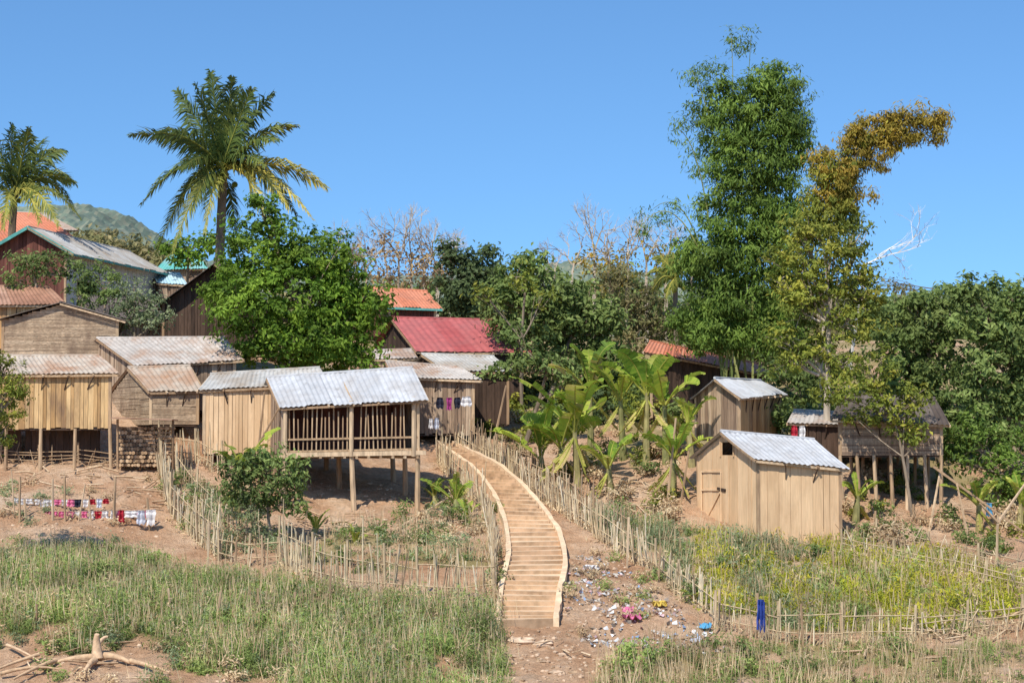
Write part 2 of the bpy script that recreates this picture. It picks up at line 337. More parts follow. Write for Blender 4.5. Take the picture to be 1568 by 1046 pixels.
BL=[(1190,135,48,32),(1150,160,58,48),(1100,150,34,42),(1115,205,45,45),(1195,185,48,50),(1205,235,40,42),(1150,250,58,55),(1115,290,38,50),(1190,300,50,50),(1130,345,62,50),(1095,400,52,55),(1160,400,64,50),(1085,460,52,50),(1145,470,66,50),(1205,440,40,55),(1105,510,70,30),(1210,360,35,50),(1058,395,30,36),(1060,500,36,30),(1180,515,60,34)]
bl=lobes_px(BL,d); crown(mb,bl,dens=3.8,L=.23,W=.06,mat=0,per=50,cr=.36,droop=1.3,fill=.5,noise=.44)
sp=lobes_px([(1125,75,28,26),(1080,105,28,24),(1060,120,22,20),(1045,190,22,30),(1060,230,18,26),(1000,335,34,14),(1035,320,30,14),(1225,130,20,20),(1235,200,14,40),(1090,255,18,26),(985,350,14,10),(1140,60,20,16),(1075,270,20,20),(1240,260,14,30),(1230,300,16,24)],d)
crown(mb,sp,dens=2.8,L=.18,W=.04,mat=0,per=24,cr=.3,droop=1.3,fill=.1,noise=.5)
for tu,tv,cu,cv in [(1120,55,1130,300),(1060,110,1110,250),(1040,200,1090,280),(980,350,1060,290),(1220,130,1190,300),(1190,110,1160,300),(1240,210,1200,330),(1000,320,1080,310),(1150,55,1140,300),(1080,230,1110,300),(1160,120,1150,280),(1210,240,1190,380)]:
    b0=P(1130+rng.uniform(-25,25),560,d); b0=G(b0[0],d+rng.uniform(-.6,.6)); tp=P(tu,tv,d+rng.uniform(-1,1)); c=P(cu,cv,d)
    tube(mb,bez(b0,c*1.0+np.array([0,0,1.5]),tp,16),np.linspace(.05,.01,16),5,1)
mb.build('bamboo_clump',[lf_bamboo,M('bamboo_culm',[(.12,.16,.04),(.3,.3,.1)],.5)])
mb=MB(); d=67
AL=[(1270,300,24,40),(1262,250,18,32),(1292,260,30,36),(1310,212,30,28),(1345,198,34,25),(1380,188,34,24),(1415,180,30,20),(1438,192,13,32),(1330,240,26,30),(1360,222,26,20),(1300,300,30,32),(1395,212,24,14)]
crown(mb,lobes_px(AL,d),dens=6,L=.18,W=.048,mat=0,per=46,cr=.27,droop=1.6,fill=.2,noise=.5)
crown(mb,lobes_px([(1325,212,30,20),(1300,250,26,34),(1360,205,30,18)],d),dens=2.5,L=.18,W=.05,mat=1,per=40,cr=.27,droop=1.6,fill=.2,noise=.5)
crown(mb,lobes_px([(1270,340,40,36),(1300,330,30,40),(1245,330,24,40),(1258,275,20,34),(1290,280,26,34)],d),dens=4.5,L=.2,W=.055,mat=1,per=40,cr=.32,droop=1.4,fill=.2)
b0=G(P(1262,600,d)[0],d)
for k in range(5):
    tube(mb,bez(b0+rng.normal(size=3)*[.2,.2,0],P(1255+k*4,60+k*20,d),P(1445-k*18,225-k*4,d),20),np.linspace(.05,.01,20),5,2)
mb.build('arching_bamboo',[lf_gold,lf_yel,barkp])
tree('rain_tree',[(1265,380,62,48),(1215,400,40,42),(1305,420,42,48),(1220,470,46,44),(1300,490,44,44),(1240,530,50,34),(1230,350,34,28),(1310,370,26,34),(1205,550,34,26),(1290,560,40,32),(1200,520,28,26),(1255,440,50,40),(1330,450,26,40),(1195,430,24,30)],63.5,1264,lf_yel,tr=.14,brk=barkp,dens=3.2,L=.165,W=.078,per=32,cr=.28,fill=.3,twigs=12,noise=.42)
tree('understory_tree',[(1275,600,44,22),(1330,560,42,36),(1350,630,46,26),(1385,640,34,26),(1335,600,42,28),(1400,610,32,30),(1310,640,22,14),(1400,670,16,12)],59.5,1395,lf_yel,tr=.06,dens=3.0,L=.17,W=.08,per=26,cr=.28,fill=.35)
tree('broadleaf_tree',[(1420,500,60,54),(1380,540,50,50),(1440,560,64,52),(1400,470,35,28),(1450,465,40,32),(1420,620,54,48),(1380,590,44,34),(1460,660,40,40)],67,1440,lf_mid,tr=.16,dens=3.0,L=.22,W=.105,per=34,cr=.33,noise=.45)
tree('broadleaf_tree',[(1510,490,60,54),(1570,500,56,60),(1530,560,64,58),(1600,580,60,60),(1500,620,55,52),(1570,650,60,55),(1640,520,50,60),(1480,450,30,25),(1650,640,50,60),(1550,455,34,22)],65,1540,lf_mid,tr=.18,dens=3.0,L=.22,W=.105,per=34,cr=.33,noise=.45)
tree('understory_tree',[(1500,690,50,38),(1560,710,50,48),(1530,755,40,26),(1600,740,45,45),(1480,660,34,34),(1460,700,28,28),(1640,700,50,60)],61,1530,lf_bamboo,tr=.1,dens=3.0,L=.18,W=.08,per=30,cr=.3)
tree('understory_tree',[(1215,595,34,24),(1250,575,40,28),(1190,570,26,18),(1265,610,34,22),(1225,625,26,16)],70,1235,lf_mid,tr=.08,dens=3,L=.2,W=.09,per=32,cr=.32)
tree('acacia_tree',[(1380,440,30,18),(1350,430,22,14),(1560,460,30,16)],95,1370,lf_olive,tr=.08,dens=1.5,L=.2,W=.1,per=14,cr=.5,fill=.2)
tree('underwood_tree',[(1130,530,60,40),(1080,510,50,35),(1200,540,50,40),(1160,500,60,40),(1250,590,60,40),(1230,560,50,40)],84,1130,lf_mid,tr=.1,dens=2.6,L=.22,W=.1,per=34,cr=.4)
tree('lychee_tree',[(75,405,38,24),(40,400,26,18),(115,415,22,18),(30,430,30,18)],73,75,lf_mid,tr=.09,dens=3.5,L=.17,W=.08,per=26,cr=.28)
tree('lychee_tree',[(160,435,36,28),(145,420,22,20),(180,460,30,24),(120,455,26,20)],71,160,lf_mid,tr=.07,dens=3.5,L=.16,W=.07,per=26,cr=.26)
tree('flowering_shrub',[(215,470,42,34),(195,490,30,28),(240,490,30,28),(205,445,26,20)],70,215,lf_grey,tr=.06,dens=3.4,L=.14,W=.07,per=26,cr=.26)
tree('tamarind_tree',[(8,610,32,50),(0,560,26,26),(-40,600,50,80),(5,660,24,28),(30,590,20,30)],50,-40,lf_yel,tr=.1,dens=6,L=.11,W=.04,per=40,cr=.2)
tree('roadside_tree',[(290,385,34,20),(265,378,24,16),(315,375,22,18)],95,290,lf_bright,tr=.1,dens=2.4,L=.24,W=.12,per=30,cr=.4)
mb=MB(); L2=[]
for u in range(-80,265,14): L2.append((u,374+12*random.random()+max(0,(u-160))*.3,22,24,random.uniform(-8,8)))
crown(mb,lobes_px(L2,150),dens=.9,L=.5,W=.28,per=24,cr=.75); mb.build('hillside_forest',[lf_olive])
mb=MB(); L2=[]; L3=[]
for u in range(-150,1760,26):
    (L2 if random.random()<.6 else L3).append((u,505+random.uniform(-16,14)+(-22 if 600<u<1000 else 0),34,52,random.uniform(-4,6)))
crown(mb,lobes_px(L2,112),dens=.85,L=.45,W=.24,mat=0,per=26,cr=.75); crown(mb,lobes_px(L3,112),dens=.85,L=.45,W=.24,mat=1,per=26,cr=.75)
mb.build('tree_belt',[lf_mid,lf_olive])
# ---------- palms ----------
def ico(c,r,n=6,m=4,sx=1,sz=1,jit=0):
    V=[];Fq=[]
    for i in range(m+1):
        for j in range(n):
            th=math.pi*(i+.15)/(m+.3); ph=2*math.pi*j/n; q=r*(1+jit*(random.random()-.5))
            V.append(np.array([q*math.sin(th)*math.cos(ph)*sx,q*math.sin(th)*math.sin(ph),q*math.cos(th)*sz])+c)
    for i in range(m):
        for j in range(n): Fq.append([i*n+j,i*n+(j+1)%n,(i+1)*n+(j+1)%n,(i+1)*n+j])
    return V,Fq
def frond(mb,c,tip,arch,ll,nl=70,yel=.3):
    c=np.array(c);tip=np.array(tip); m=(c+tip)/2+np.array([0,0,arch])
    pts=bez(c,m,tip,nl); T=nz(np.gradient(pts,axis=0)); tube(mb,pts[::4],np.linspace(.055,.012,len(pts[::4])),4,0,min(1,yel+.3))
    side=nz(np.cross(T,np.array([0,0,1.])+rng.normal(size=3)*.6))
    upn=np.cross(side,T); grp=1.
    for sg in (-1,1):
        for i in range(6,nl):
            if random.random()<.15: grp=random.uniform(.5,1.5)
            t=i/(nl-1); l=ll*(.3+.7*math.sin(math.pi*min(1,t*1.0+.1))**.6)*random.uniform(.75,1.2)
            d0=nz(side[i]*sg*.8+T[i]*(.75+.5*t)+upn[i]*.2+rng.normal(size=3)*.16)
            d1=nz(d0+np.array([0,0,-.95*random.uniform(.5,1.3)*grp])); w=.045
            a=pts[i]; b=a+d0*l*.45; e=b+d1*l*.55; s=T[i]*w
            mb.add([a-s*.6,a+s*.6,b+s,b-s,e+s*.15,e-s*.15],[[0,1,2,3],[3,2,4,5]],0,min(1,max(0,yel+random.uniform(-.2,.2)+.1*t)))
def palm(name,cu,cv,d,tips,bu,ll,tr=.17):
    mb=MB(); c=P(cu,cv,d); base=G(P(bu,500,d)[0],d)
    tp=bez(base,P((cu+bu)/2-4,450,d),c,22); tube(mb,tp,np.linspace(tr*1.2,tr,22)*(1+.06*(np.arange(22)%2)),10,1)
    for (u,v,dd,ar,ye) in tips:
        frond(mb,c+rng.normal(size=3)*.08,P(u+random.uniform(-5,5),v,d+dd),ar,ll,yel=ye)
    for k in range(9):
        a=rng.normal(size=3)*.22; a[2]-=.3
        V_,F_=ico(c+a,.13); mb.add(V_,F_,2)
    mb.build(name,[lf_palm,bark,lf_yel])
palm('coconut_palm',342,262,75,[(328,112,.3,.3,.1),(352,120,-.5,.2,.2),(268,140,1,.5,.1),(300,132,-1,.4,.2),(412,145,1,.5,.1),(388,138,-.8,.3,.2),(198,207,0,1.0,.25),(240,205,-1.8,.9,.25),(456,193,.5,.9,.4),(430,215,-2,.9,.25),(495,287,0,1.2,.7),(478,335,-1,1.5,.8),(222,312,.5,1.5,.3),(240,388,0,2.0,.3),(262,390,-1.5,1.9,.45),(410,335,-2.5,1.6,.65),(318,355,-2.5,1.5,.55),(445,320,-2.2,1.5,.75),(292,320,-2.6,1.2,.4),(255,340,2,1.7,.2),(455,330,2,1.5,.2),(365,370,2,1.4,.2),(280,260,-2.5,.9,.25),(410,255,-2.6,.9,.25),(370,135,1.5,.3,.1)],332,.95)
palm('coconut_palm',22,298,88,[(20,192,.2,.2,.2),(45,198,-1,.2,.25),(-15,200,.5,.2,.2),(-50,230,0,1,.2),(95,232,.5,1,.25),(118,280,0,1.2,.35),(125,335,-1,1.6,.45),(85,345,-2,1.6,.5),(-50,330,0,1.6,.3),(60,340,-2,1.4,.6),(0,350,-2,1.4,.5),(110,310,2,1.6,.3),(70,215,2,.6,.2)],10,1.0)
palm('coconut_palm',1035,430,84,[(1005,395,0,.6,.5),(1030,390,.3,.3,.4),(1055,395,0,.4,.4),(990,420,0,.6,.5),(1000,445,-1,.8,.5),(1068,425,0,.6,.4),(1015,455,-1,.7,.5)],1038,.6,.1)
# ---------- banana ----------
def bleaf(mb,c,az,el,Lf,w,yel):
    d=np.array([math.cos(az)*math.cos(el),math.sin(az)*math.cos(el),math.sin(el)]); o_=np.array([math.cos(az),math.sin(az),0])
    dr0=random.uniform(.1,1.3)
    a=c; m=c+d*Lf*.66; e=c+d*Lf*.8+o_*Lf*.25+np.array([0,0,-Lf*.22*dr0])
    n=26; pts=bez(a,m,e,n); T=nz(np.gradient(pts,axis=0)); tw=random.uniform(-.7,.7)
    S=nz(np.cross(T,[0,0,1.])); U=np.cross(S,T); S,U=S*math.cos(tw)+U*math.sin(tw),U*math.cos(tw)-S*math.sin(tw)
    fold=random.uniform(.25,.6)
    for sg in (-1,1):
        V=[];Q=[];R=[]; dr=.05
        for i in range(4,n-1):
            t0=i/(n-1);t1=(i+1)/(n-1)
            f=lambda t:w*max(.02,math.sin(math.pi*min(.999,max(0,(t-.13))/.87)))**.45
            w0=f(t0); w1=f(t1)
            if random.random()<.3: dr=random.uniform(-.1,.75)
            k=len(V); sh=T[i]*random.uniform(-.01,.02); gp=random.uniform(0,.012)
            V+=[pts[i],pts[i+1],pts[i+1]-T[i]*gp+S[i+1]*sg*w1*.9+U[i+1]*w1*(fold-dr)+sh,pts[i]+T[i]*gp+S[i]*sg*w0*.9+U[i]*w0*(fold-dr)]
            Q.append([k,k+1,k+2,k+3]); R.append(min(1,max(0,yel+random.uniform(-.12,.12)+(.25 if dr>.55 else 0))))
        mb.add(V,Q,0,R)
    tube(mb,pts[::3],np.linspace(.035,.01,len(pts[::3])),4,0,.78)
def banana(u,v,h,n=8,Lf=1.7,stems=1,d=None,w=.2,dead=3):
    mb=MB(); g0=gh(u,v) if d is None else G(P(u,v,d)[0],d)
    for s in range(stems):
        b=g0+np.array([rng.uniform(-.7,.7) if s else 0,rng.uniform(-.4,.4) if s else 0,-.1]); hh=h*(1 if s==0 else random.uniform(.5,.9))
        top=b+np.array([rng.uniform(-.15,.15),0,hh]); tube(mb,bez(b,(b+top)/2,top,5),np.linspace(.14,.07,5),8,1)
        a0=random.uniform(0,6.28)
        for k in range(n):
            bleaf(mb,top-np.array([0,0,.15]),a0+k*2.4,math.radians(random.uniform(42,86)),Lf*random.uniform(.7,1.15)*(1 if s==0 else .8),w*Lf/2*random.uniform(.8,1.2),random.uniform(.1,.75))
        for k in range(dead):
            bleaf(mb,top-np.array([0,0,.2]),random.uniform(0,6.28),math.radians(-55),Lf*.6,w*.5,random.uniform(.85,1.0))
    mb.build('banana_plant',[lf_ban,M('banana_stem',[(.2,.2,.07),(.34,.28,.12)],.7,(6,6,3),.4)])
banana(362,735,1.55,8,1.8,1,d=57)
banana(885,735,1.9,9,2.8,2,d=61,w=.24,dead=6)
banana(835,745,1.1,7,2.3,1,d=61.5,w=.22)
banana(935,755,1.0,7,1.8,1,d=60,dead=5)
banana(990,745,2.5,8,2.4,2,d=63,w=.24,dead=6)
banana(1030,745,1.4,7,2.1,1,d=59.5,dead=5)
banana(905,700,2.6,7,2.4,1,d=65,w=.24)
banana(955,715,2.2,7,2.2,1,d=64)
banana(1060,740,1.5,6,1.7,1,d=62)
banana(700,790,.5,8,1.3,1,d=57.5)
banana(478,815,.35,6,1.0,1,d=55.5); banana(550,830,.2,6,.8,1,d=54.5)
banana(720,800,.3,6,1.0,1,d=56.5); banana(670,770,.5,6,1.0,1,d=58.8)
banana(1310,780,.9,6,1.2,1,d=58.5); banana(1500,790,1.0,8,1.5,1,d=58)
banana(1455,925,.25,6,.8,1); banana(1060,925,.2,6,.7,1)
banana(1560,770,.8,8,1.5,2,d=58)
# ---------- roofs, walls, houses ----------
def roof(mb,RL,RR,ER,EL,mat=0,amp=.015,per=.16,sheet=.85):
    Lw=np.linalg.norm(ER-EL); Dn=np.linalg.norm(RL-EL)
    nu=max(8,int(Lw/per*5)); nvv=max(3,int(Dn/.35))
    s=np.linspace(0,1,nu+1); t=np.linspace(0,1,nvv+1)
    nrm=nz(np.cross(ER-EL,RL-EL)); nrm=nrm if nrm[2]>0 else -nrm
    Vv=[]
    sag=rng.uniform(-.03,.03,(6,)); ej=rng.uniform(-.07,.07,60)
    for j,tt in enumerate(t):
        e=EL[None]+(ER-EL)[None]*s[:,None]; r=RL[None]+(RR-RL)[None]*s[:,None]
        if j==0:
            k=(s*Lw/sheet).astype(int)%60; e=e+nz(EL-RL)*ej[k][:,None]
        p=e+(r-e)*tt
        off=amp*np.sin(s*Lw/per*2*math.pi)+.03*np.sin(s*Lw/sheet*2*math.pi/4+sag[0]*50)*math.sin(tt*3)
        off=off+.012*((s*Lw/sheet).astype(int)%2)
        Vv.append(p+off[:,None]*nrm)
    Vv=np.concatenate(Vv); id_=np.arange((nu+1)*(nvv+1)).reshape(nvv+1,nu+1)
    f=np.stack([id_[:-1,:-1],id_[:-1,1:],id_[1:,1:],id_[1:,:-1]],-1).reshape(-1,4)
    kk=(np.tile(s[:-1],nvv)*Lw/sheet).astype(int); rr=rng.random(kk.max()+1)
    row2=(np.repeat(t[:-1],nu)>.55)*.15
    mb.add(Vv,f,mat,np.clip(rr[kk]*.85+row2,0,1))
def planks(mb,A,B,zb0,zb1,top,w=.16,mat=0,holes=(),t=.022,horiz=False,jit=.05,keep=1.):
    A=np.array([A[0],A[1],0.]);B=np.array([B[0],B[1],0.]); Lw=np.linalg.norm(B-A)
    if Lw<.05: return
    d=(B-A)/Lw; n=np.array([d[1],-d[0],0])
    def bx(s0,s1,za0,za1,zt0,zt1,r):
        o_=n*random.uniform(0,.025)
        q=[A+d*s0,A+d*s1]
        v=[]
        for off in (o_,o_+n*t):
            v+=[q[0]+off+[0,0,za0],q[1]+off+[0,0,za1],q[1]+off+[0,0,zt1],q[0]+off+[0,0,zt0]]
        mb.add(v,BF,mat,r)
    zbf=lambda s:zb0+(zb1-zb0)*s/Lw
    if not horiz:
        s=0
        while s<Lw-.01:
            ww=min(w*random.uniform(.6,1.35),Lw-s); e=s+ww-random.uniform(.006,.016)
            if random.random()>keep: s+=ww; continue
            r=random.random(); zb=zbf(s+ww/2)+random.uniform(-jit,jit)
            z0,z1=top(s/Lw),top(min(1,e/Lw))
            hh=[h for h in holes if h[0]*Lw<s+ww/2<h[1]*Lw]
            if hh:
                h=hh[0]; bx(s,e,zb,zb,h[2],h[2],r)
                if min(z0,z1)>h[3]: bx(s,e,h[3],h[3],z0,z1,r)
            elif min(z0,z1)>zb: bx(s,e,zb,zb,z0,z1,r)
            s+=ww
    else:
        ss=np.linspace(0,1,60); tt=np.array([top(k) for k in ss]); z=min(zb0,zb1); zm=tt.max()
        while z<zm:
            hh=w*random.uniform(.8,1.2); ok=ss[tt>=z+hh*.6]
            if len(ok)>1:
                s0=ok[0]*Lw; sE=ok[-1]*Lw
                while s0<sE-.05:
                    s1=min(sE,s0+random.uniform(1.0,3)); bx(s0,s1,z,z+random.uniform(-.01,.01),z+hh-.004,z+hh-.004,random.random()); s0=s1
            z+=hh
def house(name,RL,RR,ER,EL,vb,roofm,wallm,ov=(.25,.3),horiz=False,front=True,posts=False,sidem=None,sideh=None,holes=(),lh=(),fascia=None,ridge=True,postr=.06,npost=3,pw=.16,per=.16,bracket=True,back=True):
    E=bpy.data.objects.new(name,None); bpy.context.scene.collection.objects.link(E)
    RL,RR,ER,EL=[P(*q) for q in (RL,RR,ER,EL)]
    BLe=2*RL-EL; BLe[2]=EL[2]; BRe=2*RR-ER; BRe[2]=ER[2]
    mb=MB(); roof(mb,RL,RR,ER,EL,per=per)
    dn=np.array([0,0,.012]); roof(mb,RL-dn,RR-dn,BRe,BLe,per=per)
    if ridge: tube(mb,[RL+[0,0,.01],RR+[0,0,.01]],.045,6,0,.6)
    mb.build('roof',[roofm],E)
    rd=nz(RR-RL)*[1,1,0]
    def hz(a,b): v=(b-a)*[1,1,0]; return v/ (np.linalg.norm(v)+1e-9), np.linalg.norm(v)
    fd,fl=hz(EL,RL); fd2,fl2=hz(ER,RR); of,os_=ov
    sl=(RL[2]-EL[2])/fl; sl2=(RR[2]-ER[2])/fl2
    FL=EL+rd*os_+fd*of; FR=ER-rd*os_+fd2*of; KL=BLe+rd*os_-fd*of; KR=BRe-rd*os_-fd2*of
    zfl=EL[2]+sl*of-.05; zfr=ER[2]+sl2*of-.05
    apL=RL[2]-.05; apR=RR[2]-.05
    u0,v0=proj(*FL); zb0=P(u0,vb[0],FL[1])[2]; u1,v1=proj(*FR); zb1=P(u1,vb[1],FR[1])[2]
    wb=MB(); lin=lambda a,b:(lambda s:a+(b-a)*s); gab=lambda a,m_,b:(lambda s:(a+(m_-a)*2*s) if s<.5 else (m_+(b-m_)*(2*s-1)))
    sh=horiz if sideh is None else sideh
    if front: planks(wb,FL,FR,zb0,zb1,lin(zfl,zfr),pw if not horiz else .06,0,holes,horiz=horiz)
    if back: planks(wb,KR,KL,zb1,zb0,lin(zfr,zfl),.25,1)
    planks(wb,KL,FL,zb0,zb0,gab(zfl,apL,zfl),pw if not sh else .06,1,lh,horiz=sh)
    planks(wb,FR,KR,zb1,zb1,gab(zfr,apR,zfr),pw if not sh else .06,1,(),horiz=sh)
    wb.build('walls',[wallm,sidem or wallm],E)
    fb=MB()
    fl_=[FL,FR,KR,KL]
    lo=[np.array([q[0],q[1],z-.06]) for q,z in zip(fl_,(zb0,zb1,zb1,zb0))]; hi=[q+[0,0,.05] for q in lo]
    fb.add(lo+hi,BF,1,.5)
    beam(fb,EL+fd*.08-[0,0,.06],ER+fd2*.08-[0,0,.06],.05,.07,0)
    if fascia:
        beam(fb,EL-[0,0,.05],RL-[0,0,.05],.04,.14,2); beam(fb,BLe-[0,0,.05],RL-[0,0,.05],.04,.14,2); beam(fb,EL-fd*.02-[0,0,.06],ER-fd2*.02-[0,0,.06],.03,.10,2)
    nr=max(3,int(np.linalg.norm(ER-EL)/.75))
    for k in range(nr+1):
        s=k/nr; e=EL+(ER-EL)*s; r=RL+(RR-RL)*s
        beam(fb,e+[0,0,-.07]-fd*.06*random.random(),r-[0,0,.07],.05,.06,0)
        if bracket and k and k<nr and front:
            w_=FL+(FR-FL)*s; beam(fb,e+fd*.05-[0,0,.1],np.array([w_[0],w_[1],e[2]-.5])-fd*.03,.03,.03,1,.2)
    for q,z,zt in ((FL,zb0,zfl),(FR,zb1,zfr),(KL,zb0,zfl),(KR,zb1,zfr)):
        beam(fb,[q[0],q[1],z],[q[0],q[1],zt],.10,.10,0)
    if posts:
        for s in np.linspace(0,1,npost):
            for rr_,(a,b_) in enumerate(((FL,FR),((FL+KL)/2,(FR+KR)/2),(KL,KR))):
                q=a+(b_-a)*s; z=zb0+(zb1-zb0)*s
                tube(fb,[[q[0]+random.uniform(-.09,.09),q[1],float(H(q[0],q[1]))-.2],[q[0],q[1],z]],[postr*1.1,postr*.9],7,0)
    for h in list(holes):
        pa=FL+(FR-FL)*h[0]; pb=FL+(FR-FL)*h[1]; o_=-fd*.05
        for z in (h[2],h[3]): beam(fb,np.array([pa[0],pa[1],z])+o_,np.array([pb[0],pb[1],z])+o_,.03,.06,0)
        for q in (pa,pb): beam(fb,np.array([q[0],q[1],h[2]])+o_,np.array([q[0],q[1],h[3]])+o_,.06,.03,0)
    fb.build('frame',[post,w_dark,teal],E)
    return dict(E=E,FL=FL,FR=FR,KL=KL,KR=KR,zb0=zb0,zb1=zb1,zfl=zfl,zfr=zfr,fd=fd,rd=rd,EL=EL,ER=ER,apL=apL)
house('plastered_house',(42,347,84),(200,386,96),(262,420,96),(112,388,84),(480,470),r_grey,plaster,(.5,.4),sidem=w_red,fascia=True,holes=((.1,.3,6.9,7.5),(.5,.62,6.6,7.4)),bracket=False)
house('tiled_roof_house',(-80,322,95),(62,328,95),(112,362,91),(-60,376,90),(430,430),r_or,w_brn,(.4,.3))
house('pink_roof_house',(-60,322,98),(75,328,98),(120,352,96),(-50,350,96),(400,400),r_rustg,w_brn,(.4,.3))
house('teal_roof_house',(262,389,100),(302,391,100),(320,411,98),(238,413,98),(450,450),r_teal,w_brn,(.3,.3))
house('blue_roof_shed',(232,417,96),(276,419,96),(288,437,94),(240,433,94),(480,480),r_blue,w_brn,(.2,.2))
house('dark_gable_house',(328,403,73),(345,415,80),(430,482,80),(418,470,73),(530,530),r_dark,w_dark,(.3,.5),sidem=w_dark)
house('dark_roof_house',(120,452,77),(230,458,80),(285,500,78),(130,480,75),(530,530),r_dark,w_brn,(.3,.3))
house('rusty_roof_house',(-50,438,73),(76,440,73),(102,466,70.5),(-50,467,70.5),(535,535),r_rust,w_och,(.3,.2),sidem=woven)
house('woven_wall_house',(92,463,68.5),(110,468,74),(195,492,74),(192,491,68.5),(552,552),r_dark,w_brn,(.3,.25),sidem=woven,sideh=True)
hC=house('stilt_house',(-60,545,62),(152,545,62),(182,572,60),(-50,574,60),(656,656),r_tan,w_och,(.25,.2),posts=True,npost=5,sidem=w_brn)
mb=MB(); planks(mb,hC['FL']*.75+hC['KL']*.25,hC['FR']*.75+hC['KR']*.25,P(0,740,61)[2],P(0,735,61)[2],lambda s:hC['zb0']-.05,.2,0,keep=.93); mb.build('underfloor_shade_planks',[w_dark],hC['E'])  # dark planks added below the floor to stand in for the shade there
house('gable_house',(148,518,68.5),(345,517,67.5),(373,551,65.5),(206,560,65.5),(630,630),r_rustg,w_brn,(.25,.25))
house('lean_to_shed',(195,563,65),(292,560,65),(312,598,63.3),(228,600,63.3),(650,650),r_tan,woven,(.2,.15),horiz=True)
house('tan_plank_house',(322,573,62.8),(490,563,62.3),(505,588,60.8),(302,597,60.8),(695,695),r_grey,w_tan,(.2,.2))
h=house('open_front_stilt_hut',(408,578,60.6),(632,563,59.8),(656,612,57.9),(428,624,58.2),(694,690),r_new,w_brn,(.3,.25),front=False,posts=True,npost=3,sidem=w_brn,postr=.085)
mb=MB(); FL,FR=h['FL'],h['FR']; n=30
for k in range(n+1):
    s=k/n; q=FL+(FR-FL)*s; z=h['zb0']+(h['zb1']-h['zb0'])*s; zt=h['zfl']+(h['zfr']-h['zfl'])*s
    if random.random()<.85:
        hi=zt-random.choice([.0,.0,.0,.3,.45]); beam(mb,[q[0],q[1],z],[q[0]+random.uniform(-.05,.05),q[1],hi],.04,.03,0,random.uniform(0,.7))
for zz in (.05,.42):
    beam(mb,FL*[1,1,0]+[0,-.04,h['zb0']+zz],FR*[1,1,0]+[0,-.04,h['zb1']+zz],.04,.06,0)
beam(mb,FL*[1,1,0]+[-.2,-.06,h['zb0']-.06],FR*[1,1,0]+[.25,-.06,h['zb1']-.06],.1,.14,0,.9)
for s in (0,.5,.97):
    q=FL+(FR-FL)*s; z=h['zb0']; zt=h['zfl']+(h['zfr']-h['zfl'])*s
    tube(mb,[[q[0],q[1]-.08,z-.1],[q[0],q[1]-.08,zt]],.07,7,0,.8)
for k in range(12):
    s=k/11; q=FL+(FR-FL)*s; b_=h['KL']+(h['KR']-h['KL'])*s; beam(mb,[q[0],q[1]-.18,h['zb0']-.12],[b_[0],b_[1],h['zb0']-.12],.06,.08,0)
mb.build('railing',[post],h['E'])
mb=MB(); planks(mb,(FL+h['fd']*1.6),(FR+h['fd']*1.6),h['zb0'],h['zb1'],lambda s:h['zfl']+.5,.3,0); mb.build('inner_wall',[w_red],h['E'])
house('red_roof_house',(597,486,81),(760,490,81),(815,540,77.5),(637,538,77.5),(610,610),r_red,w_dark,(.3,.3),per=.3)
house('teal_trim_house',(560,440,91),(655,446,91),(678,473,88),(590,470,88),(510,510),r_or,w_red,(.3,.3),fascia=True)
house('grey_roof_shed',(645,542,74.5),(757,546,74.5),(790,570,72.3),(682,567,72.3),(650,650),r_grey,w_dark,(.3,.2))
house('grey_roof_shed',(590,553,72.5),(700,562,72),(738,582,70),(600,577,70.3),(665,665),r_rustg,w_brn,(.3,.2))
house('small_shed',(560,537,78),(632,535,78),(640,548,76.5),(575,550,76.5),(600,600),r_rustg,w_brn,(.2,.2))
house('orange_roof_house',(995,522,74),(1165,558,77),(1183,576,75),(985,538,72.5),(640,640),r_or,w_dark,(.4,.3))
house('plank_house',(1094,579,62.3),(1165,583,66.5),(1206,604,66.5),(1134,609,61.3),(672,672),r_new,w_och,(.2,.25),sidem=w_brn,pw=.2)
J=house('plank_shed',(1103,660,57),(1247,673,58),(1301,718,55.6),(1156,703,55.2),(824,836),r_new,w_tan,(.22,.22),sidem=w_tan,pw=.26,lh=((.42,.62,P(1110,697,56.5)[2],P(1110,677,56.5)[2]),))
mb=MB()
KL,FLj=J['KL'],J['FL']; n_=nz(np.cross((FLj-KL)*[1,1,0],[0,0,1.]))
if n_[1]>0: n_=-n_
def onw(s,v):
    q=KL+(FLj-KL)*s; return np.array([q[0],q[1],P(1100,v,q[1])[2]])+n_*.06
for s in (.08,.42): beam(mb,onw(s,812),onw(s,722),.04,.05,0,.9)
for v in (722,750,808): beam(mb,onw(.08,v),onw(.42,v),.03,.05,0,.9)
beam(mb,onw(.1,806),onw(.4,754),.03,.05,0,.8)
beam(mb,onw(.36,748),onw(.5,751),.03,.09,1,.1)
for s in (.41,.63): beam(mb,onw(s,699),onw(s,676),.03,.05,0,.5)
mb.build('door',[w_tan,w_dark],J['E'])
house('stilt_house',(1290,604,62.5),(1432,610,62.5),(1455,650,60),(1272,642,60),(697,697),r_dark,w_brn,(.25,.25),posts=True,npost=7,sidem=woven,sideh=True,horiz=True)
house('small_shed',(1215,628,65),(1292,632,65),(1296,650,63),(1205,647,63),(700,700),r_rustg,w_dark,(.2,.2))
mb=MB()
for v in range(0,10):
    for k in range(17):
        c=P(184+k*4.7+(v%2)*2.3,712-v*6.2,60.2); r=random.uniform(.045,.066)
        tube(mb,[c+[0,-.12*random.random(),0],c+[0,.6,0]],r,7,0)
beam(mb,P(174,640,59.9),P(268,643,59.9),1.1,.03,1)
for u in (180,265): tube(mb,[P(u,642,59.8),P(u,718,59.8)],.04,6,0)
